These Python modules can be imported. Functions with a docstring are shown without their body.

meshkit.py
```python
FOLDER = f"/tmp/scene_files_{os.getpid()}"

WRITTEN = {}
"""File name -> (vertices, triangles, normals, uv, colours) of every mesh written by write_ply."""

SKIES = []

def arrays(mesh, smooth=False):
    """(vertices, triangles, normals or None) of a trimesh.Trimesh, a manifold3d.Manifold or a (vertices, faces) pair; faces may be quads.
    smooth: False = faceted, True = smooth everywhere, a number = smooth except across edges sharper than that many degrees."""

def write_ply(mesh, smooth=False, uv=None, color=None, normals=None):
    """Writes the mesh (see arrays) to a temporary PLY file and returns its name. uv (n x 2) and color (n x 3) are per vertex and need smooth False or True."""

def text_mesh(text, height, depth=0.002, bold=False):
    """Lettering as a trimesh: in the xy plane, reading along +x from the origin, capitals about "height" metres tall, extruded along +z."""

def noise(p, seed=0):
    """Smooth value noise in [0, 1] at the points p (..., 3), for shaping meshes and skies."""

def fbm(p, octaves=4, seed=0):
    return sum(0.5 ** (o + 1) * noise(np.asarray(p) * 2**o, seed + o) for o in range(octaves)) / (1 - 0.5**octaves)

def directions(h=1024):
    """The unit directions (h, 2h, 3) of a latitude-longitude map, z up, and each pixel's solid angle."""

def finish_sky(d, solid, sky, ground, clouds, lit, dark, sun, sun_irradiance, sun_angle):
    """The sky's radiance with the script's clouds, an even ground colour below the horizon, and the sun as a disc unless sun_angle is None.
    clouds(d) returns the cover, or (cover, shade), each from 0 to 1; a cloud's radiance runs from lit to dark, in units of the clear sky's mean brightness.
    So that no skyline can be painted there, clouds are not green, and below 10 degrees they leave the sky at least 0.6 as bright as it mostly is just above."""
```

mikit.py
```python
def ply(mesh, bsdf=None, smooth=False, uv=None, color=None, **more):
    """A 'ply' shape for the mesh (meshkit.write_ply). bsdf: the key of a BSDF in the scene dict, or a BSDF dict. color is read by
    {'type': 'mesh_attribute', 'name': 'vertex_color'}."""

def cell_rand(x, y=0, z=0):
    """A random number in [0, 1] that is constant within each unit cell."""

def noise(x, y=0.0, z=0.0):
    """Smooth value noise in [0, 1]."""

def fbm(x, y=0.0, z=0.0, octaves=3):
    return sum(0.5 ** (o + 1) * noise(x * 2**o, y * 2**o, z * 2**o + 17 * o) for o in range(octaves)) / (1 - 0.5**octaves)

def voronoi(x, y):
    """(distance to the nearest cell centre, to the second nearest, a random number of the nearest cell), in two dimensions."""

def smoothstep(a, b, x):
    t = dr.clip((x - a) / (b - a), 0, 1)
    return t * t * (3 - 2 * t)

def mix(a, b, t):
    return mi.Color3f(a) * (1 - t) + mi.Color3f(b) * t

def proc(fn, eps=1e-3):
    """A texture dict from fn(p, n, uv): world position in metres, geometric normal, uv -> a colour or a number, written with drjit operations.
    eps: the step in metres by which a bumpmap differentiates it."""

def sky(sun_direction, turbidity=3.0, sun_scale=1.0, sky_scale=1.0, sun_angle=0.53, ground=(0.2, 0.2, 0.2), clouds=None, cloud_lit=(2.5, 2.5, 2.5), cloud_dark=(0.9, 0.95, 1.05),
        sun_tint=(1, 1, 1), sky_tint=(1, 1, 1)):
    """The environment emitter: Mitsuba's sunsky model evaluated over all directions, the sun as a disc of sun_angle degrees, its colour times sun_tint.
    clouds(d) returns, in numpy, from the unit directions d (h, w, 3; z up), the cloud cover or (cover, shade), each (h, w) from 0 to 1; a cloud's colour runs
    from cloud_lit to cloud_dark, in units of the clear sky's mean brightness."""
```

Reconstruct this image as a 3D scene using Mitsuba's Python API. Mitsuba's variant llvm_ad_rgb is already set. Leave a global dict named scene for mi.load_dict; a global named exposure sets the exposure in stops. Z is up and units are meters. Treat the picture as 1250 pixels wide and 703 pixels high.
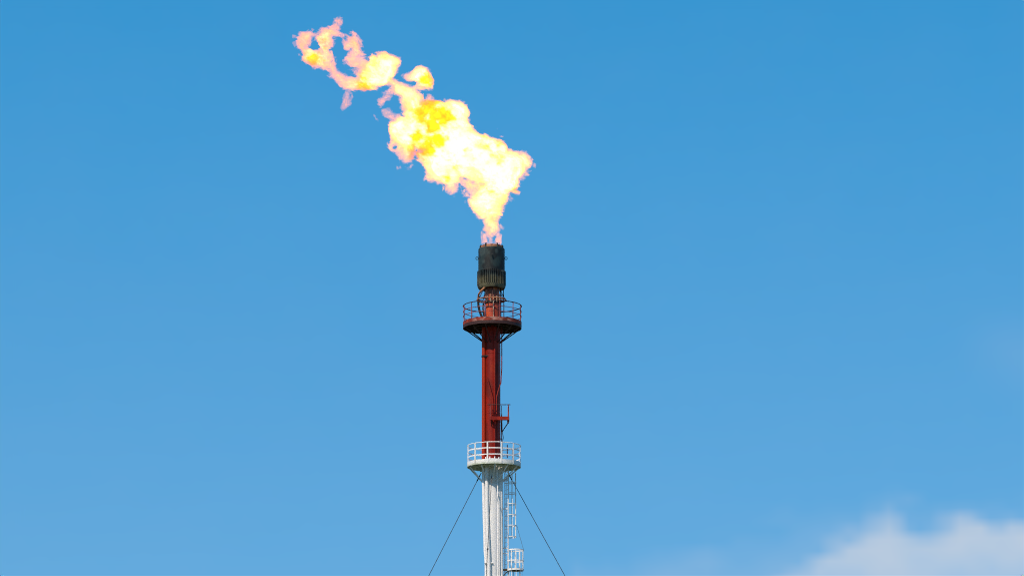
import math, random
import numpy as np, trimesh, manifold3d
import drjit as dr
from scipy import ndimage
import mitsuba as mi
import meshkit, mikit
from mikit import proc, noise, fbm, smoothstep, mix

T = mi.ScalarTransform4f
scene, labels = {}, {}
rng = np.random.default_rng(7)
random.seed(7)

# ------------------------------------------------------------------ camera, sky, exposure
D, EYE = 200.0, 1.7                       # metres from the stack, eye height
PITCH, YAW = math.radians(12.25), math.radians(0.36)
FPX = 4018.0                              # focal length in photograph pixels (1250 wide)
exposure = 1.3
GAIN = 2 ** exposure

cam = np.array([0.0, -D, EYE])
fwd = np.array([math.sin(YAW) * math.cos(PITCH), math.cos(YAW) * math.cos(PITCH), math.sin(PITCH)])
right = np.cross(fwd, [0, 0, 1.0]); right /= np.linalg.norm(right)
up = np.cross(right, fwd)
scene['camera'] = {
    'type': 'perspective', 'fov_axis': 'x', 'fov': math.degrees(2 * math.atan(625 / FPX)),
    'to_world': T().look_at(origin=cam.tolist(), target=(cam + fwd).tolist(), up=[0, 0, 1]),
    'near_clip': 0.1, 'far_clip': 20000.0}

SUN_AZ, SUN_EL = math.radians(34), math.radians(45)     # behind the camera, to its left
sun_dir = [-math.sin(SUN_AZ) * math.cos(SUN_EL), -math.cos(SUN_AZ) * math.cos(SUN_EL), math.sin(SUN_EL)]


def sky_clouds(d):
    """A low bank of soft cumulus all round the horizon, under a thin blue haze that whitens towards the horizon."""
    az = np.degrees(np.arctan2(d[..., 0], d[..., 1]))
    el = np.degrees(np.arcsin(np.clip(d[..., 2], -1, 1)))
    haze = 0.5 * (1 - np.clip((el - 14) / 40, 0, 1)) * (0.985 + 0.03 * rng.random(az.shape) + 0.06 * (meshkit.fbm(np.stack([az / 1.4, el / 0.9, az * 0], -1), 4, 77) - 0.5))
    white = np.clip(0.21 * (17.4 - el) / 10.0 + 0.030 * (meshkit.fbm(np.stack([az / 1.1, el / 0.8, az * 0 + 9], -1), 4, 78) - 0.5) + 0.008 * (rng.random(az.shape) - 0.5), 0, 0.38)
    q = np.stack([az / 2.2, el / 1.5, az * 0 + 3.7], -1)
    top = 5.2 + 5.0 * (meshkit.fbm(np.stack([az / 17 + 31.0, az * 0, az * 0], -1), 2, 5) - 0.5)
    # the bank stands higher to the right of the view
    top = np.maximum(top, np.interp(az, [-12, 0, 2, 3.9, 5.07, 5.8, 6.4, 6.96, 7.68, 8.55, 9.4, 12, 16, 22, 30], [2, 4.6, 6.3, 7.2, 7.55, 7.95, 8.25, 8.45, 8.2, 8.45, 8.5, 8.8, 7.5, 5.6, 2]))
    top = np.where((az > -12) & (az < 3.5), np.minimum(top, 7.0), top)
    puff = (meshkit.fbm(q * 1.6, 4, 11) - 0.5) * 0.5 + (meshkit.fbm(q * [3.0, 4.2, 1], 3, 23) - 0.5) * 0.75 + (meshkit.noise(q * [7.5, 6.5, 1], 29) - 0.5) * 0.22
    cov = np.clip((top + puff - el - 0.08) / (0.46 + 0.5 * np.clip((5.6 - az) / 2, 0, 1)), 0, 1)
    cov = cov * cov * (3 - 2 * cov)
    thin = np.clip((np.maximum(top, np.interp(az, [0, 1.5, 3, 6], [5, 7.2, 7.6, 8.2])) + 0.25 + 1.2 * puff - el) / 1.0, 0, 1) * 0.24
    faint = 0.07 * np.exp(-(((az - 9.35) / 0.75) ** 2 + ((el - 11.0) / 0.55) ** 2)) * (0.4 + 1.2 * meshkit.fbm(q * 1.3, 3, 3))
    cov = np.maximum(cov * 0.93, np.maximum(thin, faint))
    cloud_shade = np.clip(0.03 + 0.5 * (meshkit.fbm(q * 1.9, 4, 41) - 0.42) - 0.16 * (el - top + .35), 0, 0.45)
    total = cov + (1 - cov) * haze
    shade = (cov * cloud_shade + (1 - cov) * haze * (1 - white)) / np.maximum(total, 1e-6)
    return total, shade


SKY_MEAN = 0.2115                          # mean brightness of the tinted clear sky at this gain
scene['sky'] = mikit.sky(sun_dir, turbidity=3, sun_scale=1.1, ground=(0.03, 0.03, 0.02), clouds=sky_clouds,
                         sky_tint=(0.654, 1.128, 1.370), sun_tint=(1.0, 1.02, 1.10),
                         cloud_lit=tuple(np.array([0.53, 0.59, 0.675]) / SKY_MEAN), cloud_dark=tuple(np.array([0.0, 0.36, 0.76]) / SKY_MEAN))
scene['sky']['sampling_weight'] = 60.0          # the daylight outshines the flame: sample it more


# ------------------------------------------------------------------ measuring: a pixel of the photograph as a point of the plane y
def P(px, py, y=0.0):
    d = fwd * FPX + right * (px - 625) - up * (py - 351.5)
    return cam + d * ((y - cam[1]) / d[1])


CX = P(601, 450)[0]                        # the stack's axis
def Zt(py, y=0.0): return P(601, py, y)[2]
def U(px): return (px - 601) / 20.0        # metres from the stack's axis


# ------------------------------------------------------------------ mesh helpers
class MB:
    def __init__(self): self.m = []
    def add(self, m): self.m.append(m); return self
    def box(self, c, s, rz=0.0, chamfer=0.006):
        x, y, z = (v / 2 for v in s); k = min(chamfer, x * .45, y * .45, z * .45)
        pts = np.array([[a * (x - k * (i != 0)), b * (y - k * (i != 1)), e * (z - k * (i != 2))] for i in range(3) for a in (-1, 1) for b in (-1, 1) for e in (-1, 1)])
        h = manifold3d.Manifold.hull_points(pts).to_mesh()
        m = trimesh.Trimesh(h.vert_properties[:, :3], h.tri_verts, process=False)
        m.apply_transform(trimesh.transformations.rotation_matrix(rz, [0, 0, 1])); m.apply_translation(c)
        return self.add(m)
    def tube(self, pts, r, n=10):
        p = np.asarray(pts, float)
        t = np.gradient(p, axis=0) if len(p) > 2 else np.repeat(p[1:] - p[:1], 2, 0)
        t /= np.linalg.norm(t, axis=1, keepdims=True) + 1e-12
        ref = np.array([0, 0, 1.0]) if np.abs(t[:, 2]).mean() < .8 else np.array([1.0, 0, 0])
        a = np.cross(t, ref); a /= np.linalg.norm(a, axis=1, keepdims=True) + 1e-12
        b = np.cross(t, a); an = np.arange(n) * 2 * np.pi / n
        rr = np.broadcast_to(r, (len(p),))
        v = p[:, None] + rr[:, None, None] * (np.cos(an)[None, :, None] * a[:, None] + np.sin(an)[None, :, None] * b[:, None])
        f = []
        for i in range(len(p) - 1):
            for j in range(n):
                k = (j + 1) % n
                f += [[i * n + j, (i + 1) * n + k, i * n + k], [i * n + j, (i + 1) * n + j, (i + 1) * n + k]]
        v = np.vstack([v.reshape(-1, 3), p[:1], p[-1:]]); c0, c1 = len(v) - 2, len(v) - 1; e = (len(p) - 1) * n
        for j in range(n):
            k = (j + 1) % n
            f += [[c0, j, k], [c1, e + k, e + j]]
        m = trimesh.Trimesh(v, f, process=False)
        if m.volume < 0: m.invert()
        return self.add(m)
    def strip(self, p0, p1, w, t, side):
        """A flat bar from p0 to p1: w wide along the direction side, t thick."""
        p0, p1 = np.asarray(p0, float), np.asarray(p1, float)
        d = p1 - p0; d /= np.linalg.norm(d)
        s = np.asarray(side, float); s = s - d * (s @ d); s /= np.linalg.norm(s); q = np.cross(d, s)
        pts = [p + a * s * w / 2 + b * q * t / 2 for p in (p0, p1) for a in (-1, 1) for b in (-1, 1)]
        h = manifold3d.Manifold.hull_points(np.array(pts)).to_mesh()
        return self.add(trimesh.Trimesh(h.vert_properties[:, :3], h.tri_verts, process=False))
    def lathe(self, prof, c=(0, 0), n=64, a0=0.0, a1=2 * np.pi):
        """Closed profile [(r, z)...] turned about the vertical axis through c, from angle a0 to a1."""
        prof = np.array(prof, float); full = abs(a1 - a0 - 2 * np.pi) < 1e-6
        an = np.linspace(a0, a1, n + 1)
        if full: an = an[:-1]
        k = len(prof)
        v = np.stack([np.outer(np.cos(an), prof[:, 0]) + c[0], np.outer(np.sin(an), prof[:, 0]) + c[1], np.tile(prof[:, 1], (len(an), 1))], -1).reshape(-1, 3)
        f = []
        for i in range(n):
            j = (i + 1) % len(an)
            for q in range(k):
                w = (q + 1) % k
                f += [[i * k + q, j * k + q, j * k + w], [i * k + q, j * k + w, i * k + w]]
        if not full:
            for q in range(1, k - 1):
                f += [[0, q, q + 1], [n * k, n * k + q + 1, n * k + q]]
        m = trimesh.Trimesh(v, f, process=False)
        m.merge_vertices(); m.update_faces(m.nondegenerate_faces())
        if m.volume < 0: m.invert()
        return self.add(m)
    def torus(self, R, z, r, c=(0, 0), n=64, k=8, a0=0.0, a1=2 * np.pi):
        an = np.arange(k) * 2 * np.pi / k
        return self.lathe(np.stack([R + r * np.cos(an), z + r * np.sin(an)], 1), c, n, a0, a1)
    def mesh(self): return trimesh.util.concatenate(self.m) if len(self.m) > 1 else self.m[0]


def key_for(name):
    if name not in scene: return name
    i = 1
    while f'{name}_{i:03d}' in scene: i += 1
    return f'{name}_{i:03d}'


def obj(name, mb, mat, parent=None, smooth=35, label=None, category=None, group=None, kind=None, **more):
    key = key_for(f'{parent}__{name}' if parent else name)
    scene[key] = mikit.ply(mb.mesh() if isinstance(mb, MB) else mb, mat, smooth, **more)
    L = {k: v for k, v in dict(label=label, category=category, group=group, kind=kind).items() if v}
    if L: labels[key] = L
    return key


def ring_pt(R, ang, z, c=(0, 0)):          # angle in degrees: 0 faces the camera, positive to the right
    a = math.radians(ang)
    return np.array([c[0] + R * math.sin(a), c[1] - R * math.cos(a), z])


# ------------------------------------------------------------------ materials
def matte(name, fn):
    scene[name] = {'type': 'twosided', 'bsdf': {'type': 'diffuse', 'reflectance': proc(fn)}}


def mat(name, color_fn, rough=0.5, metallic=0.0, spec=0.5, bump=None):
    b = {'type': 'principled', 'base_color': proc(color_fn) if callable(color_fn) else {'type': 'rgb', 'value': list(color_fn)},
         'roughness': proc(rough) if callable(rough) else rough, 'metallic': metallic, 'specular': spec}
    if bump: b = {'type': 'bumpmap', 'nested_texture': proc(bump, 4e-3), 'scale': 1.0, 'nested_bsdf': b}
    scene[name] = {'type': 'twosided', 'bsdf': b}
    return name


Z_TIP, Z_RED = float(Zt(298)), float(Zt(394))


def red_fn(p, n, uv):
    streak = noise(p.x * 4, p.y * 4, p.z * 0.35)
    blot = fbm(p.x * 1.3 + 9, p.y * 1.3, p.z * 0.7, 2)
    c = mix([.30, .014, .004], [.20, .009, .003], smoothstep(.2, .8, streak))
    c = mix(c, [.34, .032, .009], smoothstep(.54, .74, blot) * .6)
    return mix(c, [.06, .010, .006], smoothstep(.66, .84, noise(p.x * 3, p.y * 3 + 4, p.z * .8)) * .5)


def stub_fn(p, n, uv):
    h = (p.z - Z_RED) / (Z_TIP - Z_RED)
    streak = fbm(p.x * 5, p.y * 5, p.z * 0.5, 2)
    c = mix([.52, .075, .014], [.34, .035, .010], smoothstep(.3, .7, streak))
    rust = mix([.40, .13, .05], [.17, .05, .025], smoothstep(.3, .7, fbm(p.x * 4, p.y * 4, p.z * 1.5, 2)))
    c = mix(c, rust, smoothstep(.26, .40, h + .10 * (streak - .5)))
    pale = smoothstep(.58, .72, noise(p.x * 7, p.y * 7, p.z * .6)) * smoothstep(.2, .35, h)
    return mix(c, [.40, .27, .17], pale * .6)


def rust_fn(p, n, uv):
    return mix([.38, .16, .075], [.14, .05, .03], smoothstep(.35, .7, fbm(p.x * 4, p.y * 4, p.z * 4, 2)))


def tip_fn(p, n, uv):
    h = smoothstep(float(Zt(352)), float(Zt(331)), p.z)
    a = fbm(p.x * 2.6, p.y * 2.6, p.z * 1.8, 3)
    top = mix([.015, .031, .033], [.005, .009, .011], smoothstep(.4, .62, a))
    grey = smoothstep(.50, .62, fbm(p.x * 1.9 + 5, p.y * 1.9, p.z * 1.5 + 3, 2))
    top = mix(top, [.045, .072, .074], grey * .6)
    top = mix(top, [.010, .012, .013], smoothstep(float(Zt(326)), float(Zt(331)), p.z) * (1 - smoothstep(float(Zt(333)), float(Zt(329)), p.z)) * 0)
    low = mix([.12, .112, .065], [.032, .036, .028], smoothstep(.35, .7, fbm(p.x * 4, p.y * 4, p.z * .8, 2)))
    return mix(low, top, smoothstep(.35, .95, h + .5 * (a - .5)))


def white_fn(p, n, uv):
    streak = noise(p.x * 3.2, p.y * 3.2, p.z * 0.2)
    c = mix([.87, .86, .87], [.81, .81, .81], smoothstep(.2, .8, streak))
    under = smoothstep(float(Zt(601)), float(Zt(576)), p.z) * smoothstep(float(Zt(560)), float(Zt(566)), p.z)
    grey_streak = smoothstep(.40, .75, noise(p.x * 5 + 3, p.y * 5, p.z * .5))  # greyish streaks, strongest just below the lower platform, fading downwards
    c = mix(c, [.46, .46, .38], grey_streak * under * .7)
    rust = smoothstep(.74, .92, noise(p.x * 4, p.y * 4, p.z * .25 + 7))
    return mix(c, [.55, .46, .36], rust * .25)


def deck_white_fn(p, n, uv):
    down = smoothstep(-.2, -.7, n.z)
    green = smoothstep(.30, .62, fbm(p.x * 4, p.y * 4, p.z * 3, 2))
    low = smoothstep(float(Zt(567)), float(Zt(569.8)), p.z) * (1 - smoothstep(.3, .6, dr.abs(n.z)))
    c = mix([.86, .86, .87], [.78, .79, .78], noise(p.x * 3, p.y * 3, p.z * 3))
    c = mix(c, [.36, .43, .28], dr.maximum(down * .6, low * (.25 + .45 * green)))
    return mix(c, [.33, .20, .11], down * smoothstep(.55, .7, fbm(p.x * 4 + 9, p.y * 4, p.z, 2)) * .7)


def dirt_shade_red_fn(p, n, uv):
    c = mix([.30, .042, .022], [.18, .028, .017], smoothstep(.35, .65, fbm(p.x * 3, p.y * 3, p.z * 3, 2)))
    pale = smoothstep(.42, .62, fbm(p.x * 3.5 + 2, p.y * 3.5, p.z * 5, 2)) * smoothstep(-1.2, -1.6, p.y)
    c = mix(c, [.42, .24, .20], pale * .75)
    c = mix(c, [.035, .028, .024], smoothstep(.56, .74, fbm(p.x * 2.4, p.y * 2.4 + 8, p.z * 2.4, 2)) * .5)
    return mix(c, [.030, .016, .013], smoothstep(-.3, -.7, n.z) * .9)   # underside coloured near black, standing in for the shade below the deck


def ground_fn(p, n, uv):
    a = fbm(p.x * .02, p.y * .02, 0, 4); b = fbm(p.x * .7, p.y * .7, 0, 3)
    return mix(mix([.055, .085, .030], [.13, .12, .06], smoothstep(.4, .65, a)), [.04, .055, .02], smoothstep(.4, .7, b) * .5)


def concrete_fn(p, n, uv):
    return mix([.34, .33, .31], [.24, .23, .21], fbm(p.x * 2, p.y * 2, p.z * 2, 4))


mat('red_paint', red_fn, 0.5, 0.0, 0.22)
mat('sunlit_red_paint', lambda p, n, uv: mix([.42, .036, .010], [.33, .022, .006], noise(p.x * 3, p.y * 3, p.z * .6)), 0.5, 0.0, 0.22)  # lighter, more orange red: sun on the left pipe put into its colour
mat('stub_paint', stub_fn, 0.55)
mat('red_deck_paint', dirt_shade_red_fn, 0.6, 0.0, 0.2)
mat('shaded_beam', (.035, .017, .014), 0.7, 0.0, 0.2)  # shade under the upper platform put into the colour of its deck beams
mat('rust_metal', rust_fn, 0.7)
mat('scorched_steel', tip_fn, 0.6, 0.0, 0.35)
matte('white_paint', white_fn)
matte('white_deck_paint', deck_white_fn)
mat('red_rail', lambda p, n, uv: mix([.30, .045, .035], [.13, .02, .02], smoothstep(.4, .65, fbm(p.x * 3, p.y * 3, p.z * 3, 1))), 0.5)
mat('black_rubber', (.018, .018, .02), 0.7)
mat('dark_rail', (.05, .022, .022), 0.6, 0.0, 0.25)
mat('cable_steel', (.07, .08, .09), 0.5)
mat('nozzle_steel', lambda p, n, uv: mix([.50, .40, .30], [.20, .10, .06], smoothstep(.35, .65, fbm(p.x * 5, p.y * 5, p.z * 4, 2))), 0.55)
mat('grating', (.045, .04, .03), 0.8)
mat('ground_grass', ground_fn, 0.9)
mat('concrete', concrete_fn, 0.85)

# ------------------------------------------------------------------ ground
g = trimesh.creation.box([9000, 9000, 2.0]); g.apply_translation([0, 0, -1.0])
obj('ground', g, 'ground_grass', kind='structure', smooth=False)

# ------------------------------------------------------------------ flare stack
S = 'flare_stack'
labels[S] = {'label': 'tall guyed flare stack, red above and white below, with a scorched black burner tip', 'category': 'flare stack'}
ax = (CX, 0.0)
def X(px): return CX + U(px)
zSPLIT = float(Zt(562))

obj('foundation', MB().lathe([(0, 0.004), (2.4, 0.004), (2.4, .55), (2.34, .6), (0, .6)], ax, 48), 'concrete', S)
obj('white_riser', MB().lathe([(.0, .604), (.46, .604), (.46, zSPLIT), (.0, zSPLIT)], ax, 56), 'white_paint', S, label='white lower riser pipe of the stack')
obj('red_riser', MB().lathe([(.0, zSPLIT + .004), (.445, zSPLIT + .004), (.445, Zt(398)), (.0, Zt(398))], ax, 56), 'red_paint', S, label='red upper riser pipe of the stack')
obj('riser_stub', MB().lathe([(0, Zt(397.6)), (.44, Zt(397.6)), (.44, Zt(352)), (0, Zt(352))], ax, 56), 'stub_paint', S, label='rusty orange riser between the upper platform and the burner tip')
for py in (432, 505):
    obj('riser_flange', MB().lathe([(.43, Zt(py + .5)), (.462, Zt(py + .5)), (.462, Zt(py - .5)), (.43, Zt(py - .5))], ax, 48), 'red_paint', S)

# service pipes on the front of the riser
def pipe_run(pts, r, m, label=None, name='service_pipe'):
    k = obj(name, MB().tube(pts, r, 16), m, S, smooth=50, label=label)
    return k

def vpts(px, y, py0, py1, n=8): return [[X(px), y, Zt(q)] for q in np.linspace(py0, py1, n)]

zb = 0.64
k1 = pipe_run([[X(590.6), -.16, Zt(560.8)], [X(590.6), -.16, Zt(500)], [X(590.5), -.16, Zt(437)]], .125, 'sunlit_red_paint', 'lighter red service pipe on the left of the red riser')
pipe_run([[X(590.5), -.16, Zt(434.5)], [X(590.5), -.16, Zt(399)]], .125, 'sunlit_red_paint')
obj('pipe_clamp', MB().torus(.145, Zt(435.8), .03, (X(590.5), -.16), 20, 6).box([X(593.6), -.33, Zt(435.4)], [.34, .07, .07]), 'black_rubber', S)
pipe_run([[X(603.8), -.50, Zt(560.8)], [X(603.8), -.50, Zt(480)], [X(603.8), -.50, Zt(399)]], .06, 'red_paint', 'thin red conduit down the middle of the red riser')
pipe_run([[X(608.9), .30, Zt(560.8)], [X(608.9), .30, Zt(480)], [X(608.9), .30, Zt(399)]], .10, 'red_paint')
# white part
pipe_run([[X(590.2), -.20, Zt(562)], [X(590.2), -.20, Zt(590)], [X(590.6), -.21, Zt(610)], [X(592.4), -.24, Zt(672)], [X(593.9), -.28, Zt(692)], [X(594.1), -.28, Zt(720)], [X(594.1), -.28, zb]], .092, 'white_paint', 'outermost left white service pipe, bending in lower down')
pipe_run([[X(594.4), -.47, Zt(562)], [X(594.6), -.47, Zt(620)], [X(597.2), -.56, Zt(690)], [X(597.4), -.56, Zt(720)], [X(597.4), -.56, zb]], .115, 'white_paint')
pipe_run([[X(607.6), -.545, Zt(562)], [X(608, ), -.545, Zt(700)], [X(608), -.545, zb]], .045, 'white_paint')
pipe_run([[X(611.2), -.20, Zt(562)], [X(611.5), -.20, Zt(640)], [X(612.0), -.20, Zt(703)], [X(612.0), -.20, zb]], .14, 'white_paint', 'wide white service pipe on the right of the white riser')
for py in (688,):
    obj('pipe_bracket', MB().box([X(597), -.44, Zt(py)], [.5, .26, .05]), 'white_paint', S)

# burner tip
tipc = (X(599.8), 0.0)
tip = obj('burner_tip', MB().lathe([(.30, Zt(350)), (.80, Zt(353)), (.865, Zt(350.6)), (.865, Zt(348.6)), (.80, Zt(348)), (.80, Zt(332)), (.835, Zt(331.6)), (.825, Zt(330.6)),
      (.825, Zt(305.2)), (.80, Zt(304)), (.66, Zt(303.4)), (.60, Zt(303.6)), (.58, Zt(320)), (.30, Zt(325))], tipc, 72), 'scorched_steel', S, smooth=30, label='scorched black drum of the burner tip')
for i in range(44):
    a = 360 / 44 * i
    obj('rib', MB().box(ring_pt(.845, a, (Zt(349) + Zt(331.8)) / 2, tipc), [.055, .10, Zt(331.8) - Zt(349)], math.radians(a), .012), 'scorched_steel', tip)
obj('rim_ring', MB().lathe([(.60, Zt(304)), (.665, Zt(304)), (.665, Zt(300.8)), (.63, Zt(300.2)), (.60, Zt(300.2))], tipc, 64), 'rust_metal', tip, label='rusty inner rim of the burner tip')
for a in (-32, 32, 152, 208, 90, 270):
    obj('pilot_nozzle', MB().tube([ring_pt(.70, a, Zt(305), tipc), ring_pt(.70, a, Zt(300.8), tipc), ring_pt(.64, a, Zt(299), tipc)], .045, 8), 'scorched_steel', tip)
for a in (-90, 90, 2, 182):
    r = np.array([math.sin(math.radians(a)), -math.cos(math.radians(a)), 0.0]); zc = Zt(315.4)
    t = np.cross(r, [0, 0, 1.0])
    pts = [np.array([tipc[0], tipc[1], zc]) + r * (.905 + .075 * math.cos(q)) + np.array([0, 0, .085 * math.sin(q)]) for q in np.linspace(0, 2 * np.pi, 15)]
    obj('lifting_lug', MB().tube(pts, .022, 6), 'scorched_steel', tip)

# steam ring under the tip
ringR = .895
sr = obj('steam_ring', MB().torus(ringR, Zt(366.3), .042, tipc, 72, 10), 'rust_metal', S, smooth=60, label='rusty steam manifold ring around the riser stub')
for i in range(10):
    a = i * 36 + 6
    obj('riser_tube', MB().tube([ring_pt(ringR, a, Zt(366.3), tipc), ring_pt(ringR * .86, a, Zt(363), tipc), ring_pt(.62, a, Zt(357), tipc), ring_pt(.60, a, Zt(352.6), tipc)], .026, 8), 'dark_rail', sr)
for i in range(8):
    a = i * 45 + 14
    obj('support_arm', MB().tube([ring_pt(.40, a, Zt(367.6), tipc), ring_pt(ringR, a, Zt(366.8), tipc)], .03, 8), 'rust_metal', sr)
for a, h in ((-12, 5.5), (10, 3.5), (-38, 4), (34, 3), (60, 2.5)):
    obj('nozzle', MB().tube([ring_pt(.50, a, Zt(370), ax), ring_pt(.50, a, Zt(366), ax), ring_pt(.49, a, Zt(366 - h), ax)], [.05, .05, .035], 8), 'nozzle_steel', sr)
obj('collar', MB().lathe([(.43, Zt(371)), (.50, Zt(370.6)), (.50, Zt(369)), (.43, Zt(368.6))], ax, 48), 'black_rubber', sr)

obj('steam_pipe', MB().tube([[X(593.5), -.55, Zt(350.6)], [X(590), -.62, Zt(354.6)], [X(586), -.60, Zt(358.4)], [X(584.1), -.45, Zt(361)], [X(583.4), -.3, Zt(364)], [X(583.3), -.2, Zt(368)]], .06, 10), 'rust_metal', S, label='bent rusty steam pipe left of the riser stub')
obj('hose', MB().tube([[X(583.3), -.2, Zt(367.6)], [X(583.6), -.1, Zt(373)], [X(584.6), -.05, Zt(378)], [X(586.6), -.02, Zt(384)], [X(589.6), .0, Zt(390)], [X(591), .0, Zt(394)]], .075, 10), 'black_rubber', S, label='thick black hose down to the upper platform')
obj('hose', MB().tube([[X(589.7), -.3, Zt(372)], [X(589.2), -.4, Zt(378)], [X(590), -.4, Zt(384)], [X(591), -.3, Zt(390)]], .05, 8), 'black_rubber', S)
obj('conduit', MB().tube([[X(602.2), -.50, Zt(394)], [X(602.2), -.50, Zt(368)]], .03, 8), 'nozzle_steel', S)
for px in (611.5, 615.2):
    obj('conduit', MB().tube([[X(px), .1, Zt(394)], [X(px), .12, Zt(372)], [X(px - .6), .1, Zt(352)]], .026, 8), 'dark_rail', S)


# platforms -------------------------------------------------------------
def platform(name, c, R, z_top, z_bot, z_under, inner, deck_mat, rail_mat, label, post_w, rails, rail_r, n_posts, off, posts_flat, rail_gap=None):
    key = obj(name, MB().lathe([(inner, z_top), (R - .02, z_top), (R - .02, z_top + .012), (R, z_top + .012), (R, z_bot), (R - .05, z_bot), (R - .05, z_bot + .10), (inner, z_bot + .10)], c, 96), deck_mat, S, smooth=30, label=label)
    zr = rails[0]
    for i in range(n_posts):
        a = off + 360 / n_posts * i
        if rail_gap and rail_gap[0] < a % 360 < rail_gap[1]: continue
        p0 = ring_pt(R - .012, a, z_bot + .05 if posts_flat else z_top, c); p1 = ring_pt(R - .012, a, zr, c)
        tdir = [math.cos(math.radians(a)), math.sin(math.radians(a)), 0]
        mb = MB().strip(p0 + ring_pt(.02, a, 0) * [1, 1, 0], p1 + ring_pt(.02, a, 0), post_w, .03, tdir) if posts_flat else MB().tube([p0, p1], post_w, 8)
        obj('post', mb, rail_mat, key)
    for j, z in enumerate(rails):
        r = rail_r[j]
        a0, a1 = (0, 2 * np.pi) if not rail_gap else (math.radians(rail_gap[1] - 90), math.radians(rail_gap[0] + 360 - 90))
        if r[0] == 'round': mb = MB().torus(R - .012, z, r[1], c, 96, 8, a0, a1)
        else: mb = MB().lathe([(R - .030, z - r[1] / 2), (R - .018, z - r[1] / 2), (R - .018, z + r[1] / 2), (R - .030, z + r[1] / 2)], c, 96, a0, a1)
        obj('rail', mb, r[2], key, smooth=40)
    return key

RC = (X(600.9), 0.0); RR = 1.82
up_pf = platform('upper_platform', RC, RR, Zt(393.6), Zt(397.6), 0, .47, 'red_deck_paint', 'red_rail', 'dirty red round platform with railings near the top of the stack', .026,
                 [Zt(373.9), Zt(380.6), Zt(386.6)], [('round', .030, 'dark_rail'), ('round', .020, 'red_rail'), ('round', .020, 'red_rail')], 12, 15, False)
for i in range(12):                          # deck beams and knee braces
    a = 15 + 30 * i
    obj('deck_beam', MB().strip(ring_pt(.47, a, Zt(399.6), RC), ring_pt(RR - .06, a, Zt(399.6), RC), .16, .07, [0, 0, 1]), 'shaded_beam', up_pf)
    obj('brace', MB().tube([ring_pt(RR - .10, a, Zt(400.8), RC), ring_pt(.45, a, Zt(419), ax)], .034, 8), 'dark_rail', up_pf)
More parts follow.
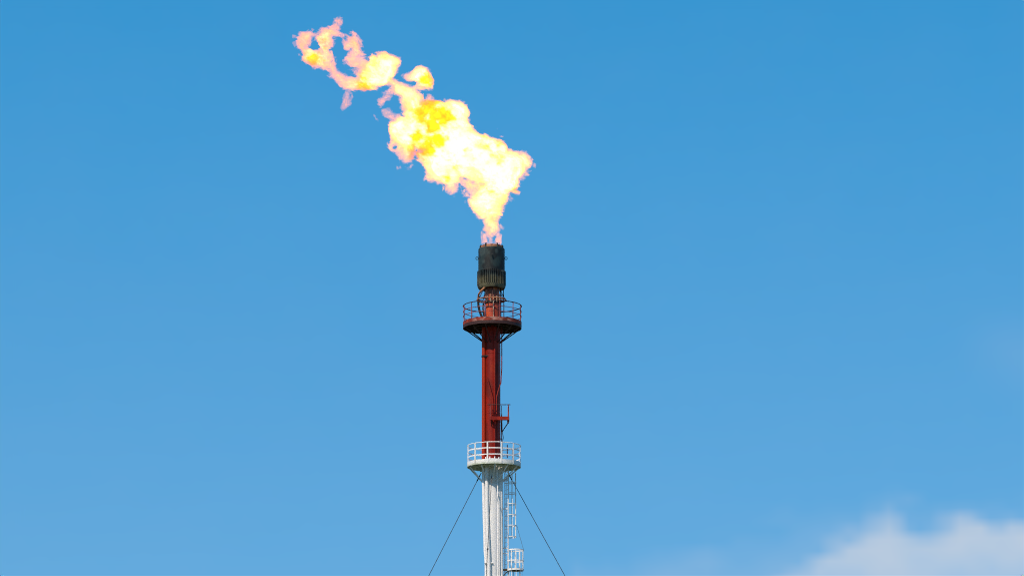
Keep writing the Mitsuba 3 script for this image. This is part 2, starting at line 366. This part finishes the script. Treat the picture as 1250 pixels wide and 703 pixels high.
obj('ring_beam', MB().lathe([(RR - .055, Zt(397.7)), (RR - .004, Zt(397.7)), (RR - .004, Zt(401.2)), (RR - .055, Zt(401.2))], RC, 96), 'dark_rail', up_pf)
obj('ring_beam', MB().lathe([(1.05, Zt(397.2)), (1.12, Zt(397.2)), (1.12, Zt(400.8)), (1.05, Zt(400.8))], RC, 80), 'dark_rail', up_pf)

WC = (X(603.2), 0.0); WR = 1.65
lo_pf = platform('lower_platform', WC, WR, Zt(565.0), Zt(570.4), 0, .66, 'white_deck_paint', 'white_paint', 'white round platform with railings where the stack turns from red to white', .085,
                 [Zt(544.3), Zt(551.3), Zt(559.0)], [('round', .026, 'white_paint'), ('flat', .07, 'white_paint'), ('flat', .07, 'white_paint')], 12, 16, True)
for i in range(12):
    a = 2 + 30 * i
    obj('deck_beam', MB().strip(ring_pt(.66, a, Zt(570.4), WC), ring_pt(WR - .06, a, Zt(570.4), WC), .11, .06, [0, 0, 1]), 'white_deck_paint', lo_pf)
obj('ring_beam', MB().lathe([(1.12, Zt(568.9)), (1.18, Zt(568.9)), (1.18, Zt(571.4)), (1.12, Zt(571.4))], WC, 80), 'white_deck_paint', lo_pf)
for a in (3, 33, 66, 112, 160, 200, 250, 288, 330):
    obj('brace', MB().tube([ring_pt(WR - .10, a, Zt(570.8), WC), ring_pt(.52, a, Zt(590), ax)], .038, 8), 'white_paint', lo_pf)
obj('splice_flange', MB().lathe([(.40, zSPLIT - .06), (.64, zSPLIT - .06), (.64, zSPLIT + .05), (.40, zSPLIT + .05)], ax, 56), 'white_paint', lo_pf)
for a in range(-165, 180, 30):
    obj('bolt', MB().tube([ring_pt(.57, a, zSPLIT + .05, ax), ring_pt(.57, a, zSPLIT + .17, ax)], .04, 6), 'white_paint', lo_pf)
obj('vent_rod', MB().tube([[X(619.5), -.4, Zt(560)], [X(619.5), -.4, Zt(543.6)]], .03, 8), 'dark_rail', lo_pf, label='dark upright rod standing on the white platform')

# side balcony ----------------------------------------------------------
zf0, zf1 = Zt(512.3, -.95), Zt(508.0, -.95)
bal = obj('balcony', MB().box([(X(597.8) + X(621.6)) / 2, -.93, (zf0 + zf1) / 2], [X(621.6) - X(597.8), .05, zf1 - zf0])
          .box([X(621.4), -.52, (zf0 + zf1) / 2], [.05, .76, zf1 - zf0]).box([X(613), -.51, zf0 + .13], [X(620.6) - X(605.4), .74, .03])
          .box([X(599.4), -.66, (zf0 + zf1) / 2], [.05, .46, zf1 - zf0]), 'red_paint', S, label='small red side balcony on the right of the red riser')
zr = Zt(493.6, -.95)
obj('rail', MB().tube([[X(594.4), -.93, zr], [X(623.4), -.93, zr]], .026, 8), 'dark_rail', bal)
obj('rail', MB().tube([[X(621), -.93, zr - .03], [X(621), -.18, zr - .03]], .026, 8), 'dark_rail', bal)
for px, y in ((598.6, -.93), (621, -.93), (620.6, -.18)):
    obj('post', MB().tube([[X(px), y, zf0 + .03], [X(px), y, zr]], .028, 8), 'red_rail', bal)
obj('bracket', MB().box([X(620.3), -.80, zf0 - .10], [.10, .14, .20]), 'dark_rail', bal)
obj('brace', MB().tube([[X(620.3), -.80, zf0 - .16], [X(613.2), -.20, Zt(527.5)]], .03, 8), 'dark_rail', bal)
obj('brace', MB().tube([[X(599.6), -.80, zf0 - .02], [X(600.2), -.40, Zt(522)]], .03, 8), 'dark_rail', bal)
obj('hanger', MB().tube([[X(595, ), -.50, Zt(464)], [X(601.6), -.62, Zt(488)], [X(601.8), -.66, Zt(507)]], .034, 8), 'red_paint', bal)
obj('hanger', MB().tube([[X(612.6), -.26, Zt(399)], [X(612.6), -.26, Zt(450)], [X(611.6), -.32, Zt(468)], [X(608.4), -.50, Zt(478)], [X(606.2), -.58, Zt(487)], [X(606.2), -.62, Zt(507)]], .032, 8), 'red_paint', bal)

# upper ladder, seen edge-on right of the red riser --------------------------
lad = obj('upper_ladder', MB().strip([X(612.4), .10, Zt(562)], [X(612.4), .10, Zt(505)], .04, .02, [1, .2, 0]), 'red_rail', S, label='narrow red ladder seen edge-on below the side balcony')
obj('stile', MB().strip([X(612.0), .46, Zt(562)], [X(612.0), .46, Zt(505)], .04, .02, [1, .2, 0]), 'red_rail', lad)
for q in np.arange(507, 560, 5.4):
    obj('rung', MB().tube([[X(612.4), .10, Zt(q)], [X(612.0), .46, Zt(q)]], .012, 6), 'dark_rail', lad)
for q in (514, 535, 552):
    obj('ladder_bracket', MB().box([X(611.0), .12, Zt(q)], [.22, .05, .05]), 'red_rail', lad)
obj('cable', MB().tube([[X(613.2), .0, Zt(562)], [X(613.4), .0, Zt(540)], [X(614.6), -.02, Zt(534)], [X(613.2), .0, Zt(526)], [X(612.4), .0, Zt(495)]], .022, 8), 'black_rubber', S)

# lower caged ladder -----------------------------------------------------------
zend = Zt(703) - 2.5
nrm = np.array([math.cos(math.radians(30)), math.sin(math.radians(30)), 0]); tan = np.array([math.sin(math.radians(30)), -math.cos(math.radians(30)), 0])
lc = np.array([X(618.7), .15, 0.0])
def lp(s, n_, z): return lc + tan * s + nrm * n_ + np.array([0, 0, z])
zt0 = Zt(568.5)
clad = obj('caged_ladder', MB().strip(lp(.21, 0, .64), lp(.21, 0, zt0), .075, .025, nrm), 'white_paint', S, label='white ladder with safety cage beside the white riser')
obj('stile', MB().strip(lp(-.21, 0, .64), lp(-.21, 0, zt0), .06, .025, nrm), 'white_paint', clad)
zz = zt0 - .1
while zz > zend:
    obj('rung', MB().tube([lp(-.21, 0, zz), lp(.21, 0, zz)], .013, 6), 'white_paint', clad)
    zz -= .27
for q in (588, 601, 614.1, 627.5, 640.6, 654.3):
    pts = [lp(.21, 0, Zt(q))] + [lp(.36 * math.sin(w), .27 + .36 * math.cos(w), Zt(q)) for w in np.linspace(2.2, -2.2, 15)] + [lp(-.21, 0, Zt(q))]
    mb = MB()
    for a, b in zip(pts[:-1], pts[1:]): mb.strip(a, b, .055, .012, [0, 0, 1])
    obj('cage_hoop', mb, 'white_paint', clad)
for w in (1.75, .85, 0, -.85, -1.75):
    obj('cage_strap', MB().strip(lp(.352 * math.sin(w), .27 + .352 * math.cos(w), Zt(654.8)), lp(.352 * math.sin(w), .27 + .352 * math.cos(w), Zt(576)), .045, .010, tan), 'white_paint', clad)
for q in (585, 620.5, 668.5, 674.8):
    obj('ladder_bracket', MB().box([X(616.6), .10, Zt(q)], [.34, .08, .07]), 'white_paint', clad)

# rest platform at the bottom of the view
rp_c = (X(629.6), -.12); rp_R = .50
def arc(R, z, a0, a1, n=18): return [ring_pt(R, a, z, rp_c) for a in np.linspace(a0, a1, n)]
zd0, zd1 = Zt(696.0), Zt(693.6)
rp = obj('rest_platform', MB().lathe([(.02, zd0 + .03), (rp_R - .02, zd0 + .03), (rp_R - .02, zd0 + .06), (.02, zd0 + .06)], rp_c, 40), 'grating', S, label='small white railed rest platform of the ladder')
obj('toe_board', MB().lathe([(rp_R - .012, zd0 - .03), (rp_R, zd0 - .03), (rp_R, zd0 + .09), (rp_R - .012, zd0 + .09)], rp_c, 40), 'white_paint', rp)
for z in (Zt(671.4), Zt(684.6)):
    obj('rail', MB().lathe([(rp_R - .012, z - .035), (rp_R, z - .035), (rp_R, z + .035), (rp_R - .012, z + .035)], rp_c, 40), 'white_paint', rp)
for a in range(-88, 260, 30):
    if 250 < a: continue
    obj('post', MB().strip(ring_pt(rp_R + .004, a, zd0, rp_c), ring_pt(rp_R + .004, a, Zt(671.0), rp_c), .055, .012, [math.cos(math.radians(a)), math.sin(math.radians(a)), 0]), 'white_paint', rp)
for a in (-70, -35, 5, 45, 90, 140, 200):
    obj('lower_strap', MB().strip(ring_pt(rp_R - .10, a, zd0, rp_c), ring_pt(rp_R - .10, a, zend, rp_c), .045, .012, [math.cos(math.radians(a)), math.sin(math.radians(a)), 0]), 'white_paint', rp)
obj('bracket', MB().strip([X(614), -.1, Zt(703)], [X(621), -.1, zd0], .10, .05, [0, 1, 0]).box([X(618.2), -.12, zd0 + .03], [.5, .10, .12]), 'grating', rp)
obj('stay_cable', MB().tube([lp(.20, .60, Zt(640)), [X(639.4), -.1, Zt(670.6)]], .012, 6), 'cable_steel', rp)

# guy wires --------------------------------------------------------------------
def guy(p0, p1, label, clamp=None):
    p0, p1 = np.asarray(p0, float), np.asarray(p1, float); d = p1 - p0; L = np.linalg.norm(d); d /= L
    k = obj('guy_wire', MB().tube([p0 + d * .55, p1], .020, 8), 'cable_steel', None, label=label, category='guy wire', group='guy wires holding the stack')
    obj('turnbuckle', MB().tube([p0, p0 + d * .12, p0 + d * .2, p0 + d * .55, p0 + d * .62], [.025, .025, .038, .038, .018], 8), 'cable_steel', k)
    if clamp: obj('wire_clamp', MB().tube([p0 + d * clamp, p0 + d * (clamp + .1)], .05, 8), 'cable_steel', k)
    obj('anchor', MB().box([p1[0], p1[1], .35], [1.4, 1.4, .69], 0, .05), 'concrete', k)
    return k

def guy_from(px0, py0, y0, px1, py1, slope_y):
    """Through two pixels, running slope_y metres in y per metre of drop; down to its anchor block."""
    p0 = P(px0, py0, y0)
    y = y0
    for _ in range(40):
        q = P(px1, py1, y); y = y0 + slope_y * (p0[2] - q[2])
    q = P(px1, py1, y); d = q - p0
    return p0, p0 + d * ((.7 - p0[2]) / d[2])

guy(*guy_from(587.6, 576.5, .12, 523, 703, .30), 'thin dark guy wire slanting down to the left of the white riser')
guy(*guy_from(619.4, 575.5, .12, 690, 703, .30), 'thin dark guy wire slanting down to the right of the caged ladder')
guy(*guy_from(600.2, 580, -.70, 594.2, 690, -.60), 'thin dark guy wire coming forward across the front of the white riser', 5.7)

# ------------------------------------------------------------------ flame
# (px, py, radius px, weight, depth m): chains of capsules, then single puffs; depth and thickness are real
CH = [
    [(599.5, 290, 3.5, .6, 0), (599.5, 283, 6.5, .7, 0), (599.5, 274, 8.5, .75, 0)],
    [(594, 286, 3, .7, -.1), (594.5, 279, 5, .7, -.1), (597, 271, 8, .7, 0)], [(605, 286, 3, .7, .1), (604, 278, 5, .7, .1), (602, 270, 8, .7, 0)],
    [(599.5, 270, 10, .72, 0), (599.5, 264, 11.5, .75, 0), (597.5, 254, 16, .72, .05), (598, 243, 18, .85, .1)],
    [(585, 246, 9, .85, -.2), (590, 257, 10, .75, -.1)], [(611, 245, 7, .8, .2), (606, 258, 6, .8, .1)],
    [(600, 242, 16, 1, .1), (606, 226, 18, 1, .15), (614, 207, 22, 1, .2), (627, 198, 15, .9, .3), (637, 195, 10, .8, .3)],
    [(626, 208, 15, 1, -.2), (623, 222, 13, .95, -.2), (628, 232, 6, .8, -.2)],
    [(600, 205, 24, 1, .1), (575, 192, 27, 1, 0), (555, 168, 28, 1, -.1), (535, 155, 30, 1, -.2), (520, 152, 26, 1, -.2)],
    [(520, 160, 25, 1, .3), (500, 163, 20, 1, .2), (492, 160, 17.5, .9, .1)],
    [(496, 178, 13, .7, .1), (485, 177, 10, .6, .1), (489, 185, 7, .55, .1), (500, 190, 8, .6, .1)],
    [(540, 190, 23, 1, .1), (548, 208, 17, .95, .1), (546, 221, 10, .8, .1), (551.5, 234, 4.5, .8, .1)],
    [(520, 192, 12, .62, 0), (528, 207, 11, .62, 0), (537, 219, 8, .6, 0)],
    [(580, 212, 17, .44, -.1), (571, 225, 12, .4, -.1), (587, 228, 11, .44, 0)],
    [(502, 138, 12, .85, 0), (501, 127, 13, .72, 0), (494, 118, 11, .72, 0), (486, 111, 10.5, .68, .1), (479, 104, 9, .62, .1), (474, 97, 8, .6, .1)],
    [(462, 85, 19, .9, .1), (468, 82, 17, .9, .1), (450, 95, 15.5, .9, 0), (440, 101, 12, .72, 0), (427, 101, 10.5, .58, -.1), (416, 96, 8.5, .56, -.1), (409, 86, 7, .52, -.1), (402, 78, 8, .56, -.1), (392, 74, 10, .66, -.1), (382, 73, 11, .85, 0)],
    [(382, 73, 10, .8, 0), (375, 66, 8.5, .55, .1), (371, 59, 8.5, .5, .1), (374, 50, 8.5, .55, .2), (374, 42, 7.5, .52, .2), (381, 45, 5, .45, .2)],
    [(396, 70, 9, .56, 0), (396, 60, 8.5, .6, -.1), (398, 51, 10.5, .66, -.2), (405, 45, 9.5, .58, -.2), (409, 37, 7.5, .52, -.2), (415, 29, 6.5, .52, -.3)],
    [(404, 40, 7, .5, -.2), (394, 37, 6, .5, -.1), (391, 43, 6, .45, -.1), (386, 43, 4, .4, -.1)], [(405, 46, 8, .5, -.2), (413, 47, 7.5, .5, -.2), (416, 53, 4, .42, -.2)],
    [(422, 57, 9, .58, .2), (430, 53, 9, .62, .2), (436, 46, 7.5, .55, .2), (442, 48, 6, .5, .2)], [(430, 56, 9, .55, .2), (437, 63, 9, .5, .2), (432, 74, 11, .40, .2), (438, 82, 11, .45, .1)],
    [(499, 95, 6, .6, .3), (509, 95, 9.5, .9, .3), (517, 97, 12, 1, .3), (518, 99, 12, 1, .3), (511, 105, 7.5, .7, .3)],
    [(427, 108, 4, .5, 0), (425, 114, 4, .45, 0), (424, 120, 4.5, .5, 0), (423, 128, 3.5, .5, 0)], [(430, 121, 4, .5, 0), (424, 129, 3.5, .5, 0)],
    [(476, 110, 7, .40, 0), (471, 118, 7, .38, 0), (468, 127, 6, .36, 0)], [(482, 146, 7, .55, 0), (477, 142, 6, .5, 0), (474, 138, 4, .5, 0)],
    [(590, 178, 14, 1, .2), (606, 185, 14, 1, .2)], [(557, 140, 14, .9, .1), (545, 134, 11, .95, .1)],
]
LONE = [(607.5, 155, 2.4, .4, 0), (615.5, 164, 2.6, .55, 0), (651.5, 200, 2.6, .55, .3), (644, 210.5, 4.2, .7, .2), (640, 218, 3.4, .5, .2), (637, 226, 3, .5, .2), (612, 277, 2.6, .55, .1), (622, 244, 2, .5, 0), (568.5, 245, 2, .45, 0),
        (416.5, 27, 3, .4, -.3), (378, 36, 3.2, .4, .2), (364, 57, 3.2, .4, 0), (363, 46, 3, .4, 0), (421, 48, 3, .42, 0), (520, 122, 5, .5, 0), (541, 124, 4, .45, 0), (492, 199, 4.5, .4, 0), (498, 204, 5, .4, 0), (460, 146, 2.6, .4, 0)]
HOLES = [(569, 216.5, 3.8, -.35), (577, 222, 3, -.3), (585, 217, 2, -.3), (482, 180, 3.4, 0), (414.5, 64, 7, 0), (384.5, 57, 5.5, 0), (403, 62, 3, 0), (505, 101.5, 2.8, .2), (597, 254, 3.0, -.4), (601, 262, 2, -.4), (600.5, 285, 1.6, -.1), (597, 279, 1.4, -.2), (368, 66, 1.8, .1), (493, 143, 2.5, 0)]
PX = 0.0505                                  # metres per photograph pixel at the flame


def flame_field():
    lo, hi = P(352, 300, 0), P(662, 14, 0)
    h = 0.039
    x0, z0, x1, z1, y0, y1 = lo[0], lo[2] - .1, hi[0], hi[2], -2.4, 2.6
    nx, ny, nz = int((x1 - x0) / h), int((y1 - y0) / h), int((z1 - z0) / h)
    gx, gy, gz = (o + h * np.arange(n) for o, n in ((x0, nx), (y0, ny), (z0, nz)))
    caps = []
    for ch in CH:
        shrink = .89 if ch[0][0] < 505 and ch[0][1] < 150 else .95
        q = [np.r_[P(a, b, d), r * PX * shrink, w] for a, b, r, w, d in ch]
        caps += [(q[i], q[i + 1]) for i in range(len(q) - 1)]
    for a, b, r, w, d in LONE:
        q = np.r_[P(a, b, d), r * PX, w]; caps.append((q, q))

    def sdf(p):
        """Distance inside the nearest puff, its weight and its radius."""
        p = p.astype(np.float32)
        s, wt, rl, den = np.full(len(p), -9.0, np.float32), np.zeros(len(p), np.float32), np.zeros(len(p), np.float32), np.full(len(p), 1e-12, np.float32)
        order = np.argsort(p[:, 0]); xs = p[order, 0]
        for a, b in caps:
            a, b = a.astype(np.float32), b.astype(np.float32)
            lo_, hi_ = np.minimum(a[:3], b[:3]) - max(a[3], b[3]) - .7, np.maximum(a[:3], b[:3]) + max(a[3], b[3]) + .7
            m = order[np.searchsorted(xs, lo_[0]):np.searchsorted(xs, hi_[0])]
            pm = p[m]; m = m[((pm[:, 1:] > lo_[1:]) & (pm[:, 1:] < hi_[1:])).all(1)]
            if not len(m): continue
            ab = (b - a); L = float(ab[:3] @ ab[:3])
            ap = p[m] - a[:3]
            t = np.clip(ap @ ab[:3] / L, 0, 1) if L > 1e-9 else np.zeros(len(m), np.float32)
            r = a[3] + t * ab[3]
            v = r - np.sqrt(((ap - t[:, None] * ab[:3]) ** 2).sum(1))
            e = np.exp(np.clip(v, -1.5, 1.5) / .11)            # weights melt into one another
            wt[m] += e * (a[4] + t * ab[4]); den[m] += e
            k = v > s[m]; i = m[k]
            s[i], rl[i] = v[k], r[k]
        return s, wt / den, rl
    # rough distance and the slow swirl on a coarse grid
    c = 3
    shape = (nx + c - 1) // c + 1, (ny + c - 1) // c + 1, (nz + c - 1) // c + 1
    cg = np.stack(np.meshgrid(*(o + h * c * np.arange(n) for o, n in zip((x0, y0, z0), shape)), indexing='ij'), -1)
    rough = sdf(cg.reshape(-1, 3))[0]
    near = rough > -.75
    slow = np.zeros((len(near), 3), np.float32)
    pc = cg.reshape(-1, 3)[near]
    for k in range(3): slow[near, k] = meshkit.fbm(pc / 1.15 + 10 * k, 3, 70 + k) - .5
    M = np.repeat(np.repeat(np.repeat((rough > -.62).reshape(shape), c, 0), c, 1), c, 2)[:nx, :ny, :nz]
    idx = np.flatnonzero(M.ravel())
    ii = np.stack(np.unravel_index(idx, (nx, ny, nz)), -1)
    p = np.stack([gx[ii[:, 0]], gy[ii[:, 1]], gz[ii[:, 2]]], -1)
    slow = slow.reshape(*shape, 3)
    warp = np.stack([ndimage.map_coordinates(slow[..., k], ii.T / c, order=1) for k in range(3)], -1)
    z_rim = Zt(300)
    calm = np.clip((p[:, 2] - z_rim) / 1.6, .15, 1)[:, None]
    q = p + warp * 1.0 * calm
    s, wt, rl = sdf(q)
    d = s.astype(float)
    skin = np.flatnonzero((s > -.42) & (s < .85))
    q, wt_, calm = q[skin], np.clip(wt[skin], 0, 1), calm[skin]
    q = q + np.stack([meshkit.noise(p[skin] / .17 + 5 * k, 90 + k) - .5 for k in range(3)], -1) * .14 * calm
    flow = np.array([-.80, .0, .60])
    q = q - np.clip((Zt(262) - q[:, 2:]) / -1.5, 0, 1) * .38 * (q @ flow)[:, None] * flow     # lumps drawn out along the wind
    bump = 0.0
    for f, a, sd in ((.62, .32, 1), (.31, .26, 2), (.165, .20, 3), (.088, .135, 4), (.058, .06, 5)):
        bump = bump + (a if f > .2 else a * (1 + .8 * (1 - wt_))) * (np.abs(meshkit.noise(q / f, sd) - .5) * 2 - .37 + .22 * (1 - wt_))          # billows
    amp = np.clip(rl[skin] / .55, .3, 1.1) * (1 + (1 - wt_) * 2.3)
    d[skin] -= bump * amp * .75
    rags = np.clip(meshkit.noise(q / .26, 12) * .6 + meshkit.noise(q / .12, 13) * .4 - .40, 0, 1)
    d[skin] -= rags * np.clip((.88 - wt_) * 1.9, 0, 1) * .62                         # the thin gas is torn to rags
    for a, b, r, dep in HOLES:                # thin places, open through the flame's depth
        cc = P(a, b, dep); rr = r * PX
        m = np.flatnonzero((np.abs(p - cc) < [1.5 * rr, 9 * rr, 1.5 * rr]).all(1))
        k = np.clip(1.35 - np.linalg.norm((p[m] - cc) / [rr, 6 * rr, rr], axis=1) + .5 * (meshkit.noise(p[m] / .16, 8) - .5), 0, 1)
        d[m] -= k * rr * 3.0
    d = np.where(d > 0, d * np.clip(wt, .2, 1) ** 1.8, d)
    # lazy translucent curtain standing on the rim
    cc = np.array([tipc[0], tipc[1]]); rad = np.linalg.norm(p[:, :2] - cc, axis=1); hz = p[:, 2] - z_rim
    ang = np.arctan2(p[:, 1], p[:, 0] - cc[0])
    tall = .50 + .75 * (meshkit.noise(np.stack([ang * 2.2, hz * .6, hz * 0], -1), 55) - .5) * 2
    cur = .028 - np.abs(rad - (.56 + .13 * hz)) - np.clip(hz - tall, 0, 1) - np.clip(-hz, 0, 1) + .10 * (meshkit.noise(p / [.11, .11, .3], 56) - .5)
    d = np.maximum(d, cur * (hz > -.02))
    F = np.full(nx * ny * nz, -1.0, np.float32); F[idx] = d
    F = F.reshape(nx, ny, nz); F[[0, -1]] = F[:, [0, -1]] = -1; F[:, :, [0, -1]] = -1
    return F, np.array([x0, y0, z0]), h


def surface_net(F, o, h, level):
    """The surface where F = level, as one vertex per crossed cell and one quad per crossed edge."""
    G = F - level; I = G > 0
    c = [I[a:a - 1 or None, b:b - 1 or None, e:e - 1 or None] for a, b, e in np.ndindex(2, 2, 2)]
    n = sum(x.astype(np.int8) for x in c)
    cell = (n > 0) & (n < 8); ci = np.argwhere(cell)
    num = np.full(cell.shape, -1, np.int64); num[cell] = np.arange(len(ci))
    V, K = np.zeros((len(ci), 3)), np.zeros(len(ci))
    corner = lambda a: G[ci[:, 0] + a[0], ci[:, 1] + a[1], ci[:, 2] + a[2]].astype(float)
    for axis in range(3):
        for b, e in np.ndindex(2, 2):
            a0 = [b, e]; a0.insert(axis, 0); a1 = list(a0); a1[axis] = 1
            g0, g1 = corner(a0), corner(a1); x = (g0 > 0) != (g1 > 0)
            t = np.where(x, g0 / np.where(x, g0 - g1, 1), 0)
            v = np.repeat([a0], len(ci), 0).astype(float); v[:, axis] = t
            V += v * x[:, None]; K += x
    V = ci + V / K[:, None]
    Q = []
    for axis in range(3):
        sl0 = [slice(1, -1)] * 3; sl0[axis] = slice(0, -1); sl1 = list(sl0); sl1[axis] = slice(1, None)
        a, b = I[tuple(sl0)], I[tuple(sl1)]
        e = np.argwhere(a != b); pos = a[a != b]
        off = np.ones(3, int); off[axis] = 0; e = e + off
        u, w = [(1, 2), (2, 0), (0, 1)][axis]
        def nb(du, dw):
            k = e.copy(); k[:, u] -= du; k[:, w] -= dw
            return num[k[:, 0], k[:, 1], k[:, 2]]
        q = np.stack([nb(1, 1), nb(0, 1), nb(0, 0), nb(1, 0)], 1)
        q[~pos] = q[~pos][:, ::-1]
        Q.append(q)
    Q = np.vstack(Q)
    f = np.vstack([Q[:, [0, 1, 2]], Q[:, [0, 2, 3]]])
    return trimesh.Trimesh(o + h * V, f, process=False)


F, FO, FH = flame_field()
# layers from the thin outer gas to the dense glowing core: (depth m, light each gives off, what it lets through)
SHELLS = [(-.03, (.09, .033, .025), (.99, .985, .98)), (0.0, (.18, .062, .04), (.985, .97, .96)), (.022, (.28, .10, .05), (.98, .95, .92)), (.05, (.30, .12, .05), (.97, .94, .90)), (.085, (.34, .18, .07), (.96, .92, .87)),
          (.13, (.42, .28, .12), (.93, .90, .85)), (.19, (.55, .45, .22), (.88, .85, .80)), (.26, (.80, .70, .40), (.75, .72, .68)), (.36, (2.1, 1.65, 1.38), None)]
# where the burning gas is cooler and sootier it glows deep yellow: (px, py, depth, radius px, strength)
SOOTY = [(522, 143, -1.5, 22, .42), (520, 165, -1.5, 18, .42), (523, 128, -1.2, 11, 1.05), (515, 137, -1.3, 10, 1.05), (515, 146, -1.4, 8, .9), (533, 140, -1.4, 10, 1.1), (543, 142, -1.4, 10, 1.1), (540, 149, -1.5, 7, .85), (527, 154, -1.6, 9, 1.15), (508, 164, -1.4, 9, 1.0), (513, 169, -1.5, 8, 1.0),
         (520, 176, -1.5, 10, 1.3), (534, 170, -1.5, 8, .95), (506, 180, -1.2, 8, 1.2), (528, 162, -1.6, 6, .8),
         (613, 194, -1.2, 5, .75), (604, 187, -1.0, 7, .34), (382, 73, -.3, 8, .8), (443, 103, -.6, 8, .95), (457, 80, -.6, 9, .36), (522, 97, 0, 8, .7), (545, 216, -.6, 7, .42), (598, 229, -1.0, 8, .42), (612, 176, -.5, 6, .42), (628, 230, -.6, 6, .38),
         (575, 190, -1.5, 8, .36), (560, 200, -1.3, 9, .35), (592, 176, -1.0, 9, .36), (398, 52, -.4, 6, .40), (430, 54, -.1, 6, .36), (505, 128, -.4, 7, .36)]


def glow(v, light):
    soot = np.zeros(len(v))
    for a, b, dep, r, k in SOOTY:
        cc = P(a, b, dep); e = np.linalg.norm((v - cc) * [1, .28, 1], axis=1) / (r * PX)
        soot = np.maximum(soot, k * np.exp(-e ** 2 * .55))
    n1 = meshkit.fbm(v / .75, 4, 33); n2 = meshkit.fbm(v / .34, 3, 37)
    soot = np.clip((soot * 1.15 + (n2 - .5) * 1.7 * (soot > .08) - .22) * 1.7, 0, 1)
    soot = soot * soot * (3 - 2 * soot)
    tail = np.clip((P(505, 130)[0] - v[:, 0]) / 3.0, 0, 1)      # burnt out and cooler towards the tail
    warm = np.clip((n1 - .49 + .10 * tail) * 3.4, 0, 1)        # pale yellow patches between the white ones
    light = np.asarray(light)
    c = light * (1 - warm[:, None] * [.02, .08, .34]) * (1 - tail[:, None] * [0.0, .13, .02])
    deep = np.stack([light[0] * .95 + 0 * soot, light[1] * np.clip(.47 + .75 * (n2 - .55), .22, .66), .004 + 0 * soot], 1)
    c = c * (1 - soot[:, None]) + deep * soot[:, None]
    return np.clip(c, 0, None) / GAIN


labels['gas_flame'] = {'label': 'bright orange and white gas flame streaming to the left from the burner tip', 'category': 'flame'}
for i, (lev, light, through) in enumerate(SHELLS):
    m = surface_net(F, FO, FH, lev)
    core = through is None
    scene[f'flame_gas_{i}'] = ({'type': 'diffuse', 'reflectance': {'type': 'rgb', 'value': .02}} if core else
                               {'type': 'thindielectric', 'int_ior': 1.0, 'ext_ior': 1.0, 'specular_transmittance': {'type': 'rgb', 'value': list(through)}})
    name = key_for('gas_flame__' + ('glowing_core' if core else 'gas_layer'))
    scene[name] = mikit.ply(m, f'flame_gas_{i}', True, color=glow(np.array(m.vertices), light),
                            emitter={'type': 'area', 'radiance': {'type': 'mesh_attribute', 'name': 'vertex_color'}})
    labels[name] = {'kind': 'stuff'}
